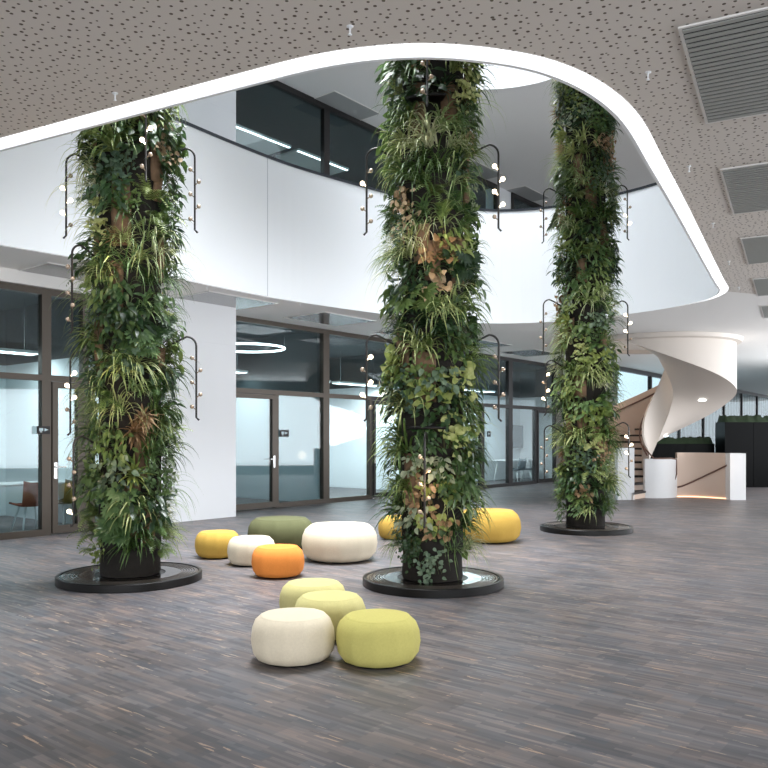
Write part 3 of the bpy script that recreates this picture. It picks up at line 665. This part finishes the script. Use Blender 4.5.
for px, Y, r, h, c, lab in (
    (293, 5.36, .286, .305, 'cream', 'cream white small pouf at the front, left of the lime green one'),
    (378, 5.32, .284, .305, 'lime', 'lime green small pouf at the front right of its cluster'),
    (330, 6.02, .280, .30, 'pale', 'pale yellow green pouf just behind the two front poufs'),
    (313, 6.6, .280, .295, 'pale', 'pale green pouf at the back of the front cluster'),
    (278, 8.6, .286, .32, 'orange', 'bright orange small pouf in the rear cluster'),
    (251.6, 9.4, .287, .32, 'cream', 'small cream pouf between the mustard and orange poufs'),
    (217.6, 9.97, .28, .32, 'yellow', 'small mustard yellow pouf at the left end of the rear cluster'),
    (281, 10.75, .455, .41, 'olive', 'large dark olive green pouf behind the small cream and orange ones'),
    (339.7, 9.75, .466, .435, 'cream', 'large cream pouf left of the middle column'),
    (489, 11.5, .46, .45, 'yellow', 'large mustard yellow pouf behind the right side of the middle column'),
    (397, 11.8, .285, .33, 'yellow', 'small yellow pouf peeking out left behind the middle column')):
    t = pouf_proto(r, h); t.location = at(px, Y); t.rotation_euler.z = random.random()*3
    for ch in [x for x in bpy.data.objects if x.parent == t]:
        if ch.name.split('.')[0] != 'base': ch.data.materials.clear(); ch.data.materials.append(FB[c])
    tag(t, lab, 'pouf', G)

# ---------------------------------------------------------------- plants
def blade(m, rng, p, d, L, wd, mt, n=6, droop=1.0, fold=.25, tip=1.6):
    """long curved leaf, three points across"""
    p = Vector(p); d = Vector(d).normalized(); st_ = L/n; v = []
    for i in range(n+1):
        u = i/n; wv = wd*min(1, .45+2.2*u)*(1-u**tip*.97)
        s = d.cross(Vector((0, 0, 1)))
        if s.length < 1e-3: s = Vector((0, 1, 0))
        s.normalize(); nr = s.cross(d).normalized()
        v += [tuple(p-s*wv*.5+nr*wv*fold), tuple(p), tuple(p+s*wv*.5+nr*wv*fold)]
        p = p+d*st_; d = (d+Vector((0, 0, -1))*droop*st_*(1.2+3.0*u)/L*.42*1.3).normalized()
    m.add(v, [q for i in range(n) for q in ((3*i, 3*i+3, 3*i+4, 3*i+1), (3*i+1, 3*i+4, 3*i+5, 3*i+2))], mt)
def leaf(m, rng, p, d, up, L, wd, mt, heart=0, curl=.25):
    """broad leaf from p along d, face turned to up"""
    d = Vector(d).normalized(); s = d.cross(Vector(up)).normalized(); nr = s.cross(d).normalized(); p = Vector(p)
    prof = [(0, .02), (.12, .62+.3*heart), (.32, 1), (.55, .92), (.78, .55), (1, .0)]
    v = []
    for u, q in prof:
        c = p+d*L*u-nr*L*curl*u*u-(d*L*.1*heart if u == .12 else Vector()); e = nr*wd*.12*q
        v += [tuple(c-s*wd*.5*q+e), tuple(c), tuple(c+s*wd*.5*q+e)]
    m.add(v, [q for i in range(5) for q in ((3*i, 3*i+3, 3*i+4, 3*i+1), (3*i+1, 3*i+4, 3*i+5, 3*i+2))], mt)
def rdir(rng, spread=1.0, up=.3):
    a = rng.uniform(-1.35, 1.35)*spread; e = rng.uniform(-.3, 1.1)*.9+up*.3
    return Vector((math.cos(a)*math.cos(e), math.sin(a)*math.cos(e), math.sin(e)))
def p_strap(seed, L=.42, wd=.022, nl=34, mt=None, droop=1.3):
    rng = random.Random(seed); m = MB()
    for i in range(nl):
        blade(m, rng, (rng.uniform(-.02, .04), rng.uniform(-.05, .05), rng.uniform(-.04, .04)), rdir(rng, 1, .9), L*rng.uniform(.6, 1.1), wd*rng.uniform(.7, 1.15), mt, 7, droop*rng.uniform(.7, 1.25))
    return m
def p_grass(seed, mt): return p_strap(seed, .38, .010, 60, mt, 1.15)
def p_broad(seed, L=.13, wd=.09, nl=26, mt=None, heart=.6, reach=.20):
    rng = random.Random(seed); m = MB()
    for i in range(nl):
        d = rdir(rng, 1, .1); q = Vector((rng.uniform(0, .05), rng.uniform(-.12, .12), rng.uniform(-.13, .13))); e = q+d*reach*rng.uniform(.4, 1); e.z -= .02
        m.tube([q, (q+e)/2+Vector((0, 0, .02)), e], .0025, 4, LG['stem'])
        dd = (d*.6+Vector((rng.uniform(-.2, .4), rng.uniform(-.5, .5), -rng.uniform(.2, 1.1)))).normalized()
        leaf(m, rng, e, dd, (Vector((1, 0, .6))+Vector((0, rng.uniform(-.5, .5), rng.uniform(-.3, .3)))), L*rng.uniform(.65, 1.15), wd*rng.uniform(.7, 1.15), mt, heart)
    return m
def p_fern(seed, mt, L=.36, nf=13):
    rng = random.Random(seed); m = MB()
    for i in range(nf):
        p = Vector((rng.uniform(0, .03), rng.uniform(-.04, .04), rng.uniform(-.04, .04))); d = rdir(rng, 1, .6); n = 13; LL = L*rng.uniform(.6, 1.1); st_ = LL/n; pts = [p.copy()]
        for k in range(n):
            u = k/n; s = d.cross(Vector((0, 0, 1))); s.normalize(); nr = s.cross(d); w_ = .055*math.sin(PI*min(1, .15+u*.85))+.006
            for sg in (-1, 1):
                a = p+d*st_*.1; b = p+d*st_*.75; tip = p+d*st_*.8+s*sg*w_-nr*.008
                m.add([tuple(a), tuple(b), tuple(tip+d*st_*.15), tuple(tip)], [(0, 1, 2, 3)], mt)
            p = p+d*st_; d = (d+Vector((0, 0, -1))*(.05+.14*u)).normalized(); pts.append(p.copy())
        m.tube(pts[::3], .002, 4, LG['stem'])
    return m
def p_creeper(seed, mt, nl=90, sz=.045):
    rng = random.Random(seed); m = MB()
    for i in range(nl):
        y, z = rng.gauss(0, .085), rng.gauss(-.02, .11); q = Vector((rng.uniform(.02, .13), y, z)); d = Vector((rng.uniform(.1, .6), rng.uniform(-1, 1), rng.uniform(-1, .5)))
        leaf(m, rng, q, d, (1, rng.uniform(-.5, .5), rng.uniform(-.1, .8)), sz*rng.uniform(.6, 1.3), sz*.75, mt, .3, .1)
    for i in range(9):
        y = rng.uniform(-.12, .12); m.tube([(0, y*.4, .05), (.05, y, 0), (.04, y*1.4, -.16)], .003, 4, LG['stem'])
    return m
def p_finger(seed, mt, nl=9, L=.20):
    """deeply lobed leaves on long stalks (philodendron, monstera)"""
    rng = random.Random(seed); m = MB()
    for i in range(nl):
        d = rdir(rng, 1, .35); q = Vector((0, rng.uniform(-.05, .05), rng.uniform(-.06, .06))); e = q+d*rng.uniform(.12, .24)
        m.tube([q, (q+e)/2+Vector((0, 0, .03)), e], .004, 5, LG['stem'])
        ax = (d*.5+Vector((.1, rng.uniform(-.4, .4), -rng.uniform(.3, .9)))).normalized(); up = Vector((1, rng.uniform(-.4, .4), .5)); s = ax.cross(up).normalized(); LL = L*rng.uniform(.7, 1.1)
        for k in range(-4, 5):
            a = k*.38; dd = ax*math.cos(a)+s*math.sin(a); leaf(m, rng, e, dd, up, LL*(1-.07*abs(k)), LL*.30, mt, 0, .15)
    return m
def p_rosette(seed, mt, nl=22):
    rng = random.Random(seed); m = MB()
    for i in range(nl):
        a = 2.39996*i; sp_ = .25+.9*i/nl; d = Vector((math.cos(sp_), math.sin(sp_)*math.cos(a), math.sin(sp_)*math.sin(a)+.15)); blade(m, rng, (.02, 0, 0), d, .24*rng.uniform(.8, 1.1), .036, mt, 6, .6, .3, 2.4)
    return m
KINDS = {}
def reg(kind, ms):
    out = []
    for mm in ms:
        me_o = mm.build(kind, None, None, True); me = me_o.data; bpy.data.objects.remove(me_o); out.append(me)
    KINDS[kind] = out
reg('strap_leaf_plant', [p_strap(1, .46, .036, 26, LG['strap'], 2.0), p_strap(2, .40, .042, 22, LG['dark'], 1.7), p_strap(3, .52, .028, 30, LG['strap'], 2.4)])
reg('spider_plant', [p_strap(4, .42, .024, 30, LG['pale'], 2.0), p_strap(5, .46, .018, 40, LG['strap'], 2.1), p_strap(6, .62, .016, 18, LG['pale'], 2.6)])
reg('heart_leaf_vine', [p_broad(7, .105, .075, 34, LG['mid']), p_broad(8, .085, .06, 34, LG['silver'], .5, .16), p_broad(9, .12, .06, 36, LG['dark'], .2)])
reg('glossy_shrub', [p_broad(10, .15, .055, 40, LG['dark'], 0, .16), p_broad(11, .12, .045, 46, LG['mid'], 0, .15)])
reg('fern', [p_fern(12, LG['fern'], .34), p_fern(13, LG['fern'], .30, 14), p_fern(14, LG['mid'], .4, 10)])
reg('small_leaf_creeper', [p_creeper(15, LG['mid']), p_creeper(16, LG['dark'], 100, .05), p_creeper(17, LG['silver'], 70, .055)])
reg('lobed_leaf_plant', [p_finger(18, LG['mid']), p_finger(19, LG['dark'], 11)])
reg('bromeliad', [p_rosette(20, LG['rust']), p_rosette(21, LG['lime']), p_rosette(22, LG['strap'])])
reg('bronze_leaf_plant', [p_broad(23, .10, .075, 26, LG['rust'], .3, .12), p_creeper(24, LG['rust'], 60, .06)])
reg('lime_leaf_plant', [p_broad(25, .13, .10, 22, LG['lime'], .6, .14), p_creeper(26, LG['lime'], 70, .06)])
WT = [('strap_leaf_plant', 24), ('spider_plant', 15), ('heart_leaf_vine', 14), ('glossy_shrub', 15), ('fern', 9), ('small_leaf_creeper', 15), ('lobed_leaf_plant', 3), ('bromeliad', 1), ('bronze_leaf_plant', 3), ('lime_leaf_plant', 3)]

def lamp_arm(col, ang, ztop, lit=(), L=.86, R0=.30, R1=.68, nb=5, hoop=True):
    """thin cane arm leaving the column and bending straight down, with small globe bulbs"""
    a = math.radians(ang); t = MB(); pts = []
    pts.append((R0, ztop-.16)); pts.append((R1-.16, ztop-.03)); 
    for k in range(7):
        b = PI*.5-PI*.5*k/6; pts.append((R1-.10+.10*math.cos(b), ztop-.10+.10*math.sin(b)))
    pts.append((R1, ztop-L)); pts.append((R1+.03, ztop-L-.03))
    P = [Vector((r*math.cos(a), r*math.sin(a), z)) for r, z in pts]
    t.tube(P, .011, 6); o = t.build('lamp_arm', M['arm'], col, True)
    tn = Vector((-math.sin(a), math.cos(a), 0)); rd = Vector((math.cos(a), math.sin(a), 0))
    for k in range(nb):
        z = ztop-.24-k*(L-.34)/(nb-1); sg = 1 if k % 2 else -1; side = (tn*sg*.8+rd*.4).normalized() if abs(math.sin(a)) > .5 else (rd*sg*.9+tn*-.2).normalized()
        base = rd*R1+Vector((0, 0, z)); c = base+side*.045+Vector((0, 0, .015))
        s = MB(); s.tube([base+Vector((0, 0, -.02)), c], .006, 5); s.sphere(c, .023, None, 10)
        s.build('bulb', M['bulb'] if k in lit else M['bulboff'], o, True)
    return o
def column(cx, cy, rb, top, seed, lab, arms, hot=(), bald=(), warm=(), trays=()):
    rng = random.Random(seed); t = empty('planted_column', (cx, cy, 0))
    m = MB(); m.lathe([(.001, 0), (rb, 0), (rb+.004, .004), (rb+.004, .075), (rb-.002, .082), (rb-.03, .082), (rb-.034, .07), (rb-.034, .068), (.001, .068)], 96, None); 
    bp_ = m.build('base_plate', M['dside'], t, True, 35)
    m = MB(); m.lathe([(.36, .0685), (.36, .074), (rb-.036, .074), (rb-.036, .0685)], 96); m.build('plate_cover', M['disc'], t, True, 35)
    m = MB()
    for rr in [rb-.06-.028*i for i in range(6)]: m.lathe([(rr, .0745), (rr, .078), (rr-.010, .078), (rr-.010, .0745)], 72)
    m.build('drain_grate', M['grate'], t)
    # trunk: dark felt cylinder with a faceted foot
    m = MB(); m.lathe([(.001, .07), (.30, .07), (.31, .10), (.30, .34), (.315, .36), (.315, 4.0), (.315, 9.15), (.001, 9.15)], 20, None, None, lambda a: 1+.02*math.sin(5*a+seed)); m.build('trunk', M['core'], t, True, 30)
    # bark shells
    nb = 16
    for k in range(nb):
        a = rng.uniform(PI, 2*PI); z = rng.uniform(.1, 1)*(top-.3); m = MB(); v = []; hh = rng.uniform(.16, .3); ww = rng.uniform(.3, .5)
        for j in range(5):
            for i in range(5):
                aa = a+(i-2)/4*ww*1.3; rr = .33+.02*rng.random()+.015*(2-abs(i-2)); v.append((rr*math.cos(aa), rr*math.sin(aa), z+(j-2)/4*hh*2+.02*rng.random()))
        m.add(v, [(j*5+i, j*5+i+1, j*5+i+6, j*5+i+5) for j in range(4) for i in range(4)]); o = m.build('cork_bark', M['bark'], t, True); o.modifiers.new('s', 'SOLIDIFY').thickness = .015
    zones = [(rng.uniform(-180, 180), rng.uniform(.3, top), rng.choices([q for q, _ in WT], [q for _, q in WT])[0]) for _ in range(int(top*11))]
    cnt = {}; z = .36; row = 0; toc = math.degrees(math.atan2(-cy, -cx))
    while z < top:
        nper = 12
        for k in range(nper):
            da = (k+.5*(row % 2))/nper*360-180; a = toc+da+rng.uniform(-8, 8)
            if abs(da) > 118 and rng.random() < .65: continue
            zz = z+rng.uniform(-.07, .07); up_ = a
            kind = None
            sx = (a-toc+180) % 360-180
            for (za, zc, aa, ab, kk) in hot:
                if za <= zz <= zc and aa <= sx <= ab and rng.random() < .8: kind = rng.choice(kk)
            for (za, zc, aa, ab) in bald:
                if za <= zz <= zc and aa <= sx <= ab and rng.random() < .8: kind = 'skip'
            if kind is None and rng.random() < .10: kind = 'skip'
            if kind == 'skip': continue
            if kind is None and rng.random() < .72:
                kind = min(zones, key=lambda q: (((q[0]-sx+180) % 360-180)*.0065)**2+(q[1]-zz)**2)[2]
            while kind is None or cnt.get(kind, 0) >= 98:
                kind = rng.choices([q for q, _ in WT], [q for _, q in WT])[0]
            cnt[kind] = cnt.get(kind, 0)+1
            o = bpy.data.objects.new(kind, rng.choice(KINDS[kind])); COL.objects.link(o); o.parent = t
            ar = math.radians(a); r = .315+rng.uniform(0, .03); o.location = (r*math.cos(ar), r*math.sin(ar), zz)
            s = rng.uniform(.72, 1.12)*(.82 if zz < .62 else 1); o.scale = (s*.92, s*(1 if rng.random() < .5 else -1), s); o.rotation_euler = (rng.uniform(-.25, .25), rng.uniform(-.2, .15), ar+rng.uniform(-.2, .2))
        z += .20; row += 1
    for ar in arms: lamp_arm(t, *ar)
    for za, zc, ta in trays:
        m = MB(); A = [math.radians(ta-24+48*i/12) for i in range(13)]
        m.tube([(.47*math.cos(q), .47*math.sin(q), zc) for q in A], .016, 8); v = [(rr*math.cos(q), rr*math.sin(q), zc-.01) for q in A for rr in (.30, .47)]
        m.add(v, [(2*i, 2*i+2, 2*i+3, 2*i+1) for i in range(12)]); m.build('curved_tray', M['blackm'], t, True)
    for (ang, zz, pw) in warm:
        l = bpy.data.lights.new('bulb_glow', 'POINT'); l.energy = pw; l.color = (1, .72, .45); l.shadow_soft_size = .03
        o = bpy.data.objects.new('bulb_glow', l); COL.objects.link(o); o.parent = t; aa = math.radians(ang); o.location = (.78*math.cos(aa), .78*math.sin(aa), zz)
    tag(t, lab, 'planted column'); return t
column(-2.68, 8.35, .735, 5.25, 11, 'leftmost plant covered column on a round dark plate', 
       [(0, 4.56, ()), (180, 4.5, (1, 2, 3)), (234, 3.42, ()), (8, 2.58, ()), (172, 2.42, (0, 1, 2)), (236, 1.52, (4,)), (300, 4.9, (1, 2))],
       hot=[(1.0, 1.9, -10, 25, ['bronze_leaf_plant', 'bromeliad', 'lime_leaf_plant']), (2.2, 2.9, -30, 20, ['small_leaf_creeper', 'glossy_shrub', 'heart_leaf_vine'])], bald=[(3.7, 4.15, -5, 22), (2.0, 2.3, 10, 35)], warm=[(260, 2.2, 3), (270, 3.3, 3), (265, 1.5, 3)])
column(.50, 8.10, .715, 5.7, 23, 'middle plant covered column, nearest and widest in view',
       [(3, 4.52, (0, 1, 2, 3)), (177, 4.48, (1,)), (262, 5.5, ()), (178, 2.56, (0, 2, 3)), (2, 2.56, ()), (260, 1.55, ())],
       hot=[(3.0, 3.6, -15, 35, ['bronze_leaf_plant', 'bronze_leaf_plant', 'heart_leaf_vine']), (4.8, 5.5, -30, 10, ['heart_leaf_vine', 'bronze_leaf_plant']), (.5, 1.3, -40, 20, ['lime_leaf_plant', 'bronze_leaf_plant', 'heart_leaf_vine']),
            (2.2, 2.7, -30, 20, ['strap_leaf_plant']), (4.0, 4.5, -50, 50, ['strap_leaf_plant', 'spider_plant'])], bald=[(1.45, 1.85, -32, 2), (5.0, 5.5, -8, 18), (3.2, 3.7, -12, 12)], warm=[(275, 3.4, 4), (265, 1.1, 3)], trays=[(0, 1.60, 258), (0, 4.82, 258)])
column(3.27, 12.8, .73, 7.6, 37, 'rightmost plant covered column in front of the spiral stair',
       [(2, 5.6, (2, 3)), (178, 5.55, ()), (0, 3.72, (0, 1, 2)), (176, 3.75, ()), (190, 2.75, (0, 2, 3)), (355, 1.75, (0, 1, 2)), (183, 1.7, ())],
       hot=[(1.4, 3.2, 0, 40, ['lime_leaf_plant', 'spider_plant', 'fern']), (.5, 1.3, -50, 20, ['fern', 'small_leaf_creeper', 'bronze_leaf_plant'])], bald=[(6.0, 6.4, -5, 25)], warm=[(200, 2.3, 4), (340, 1.1, 2)])
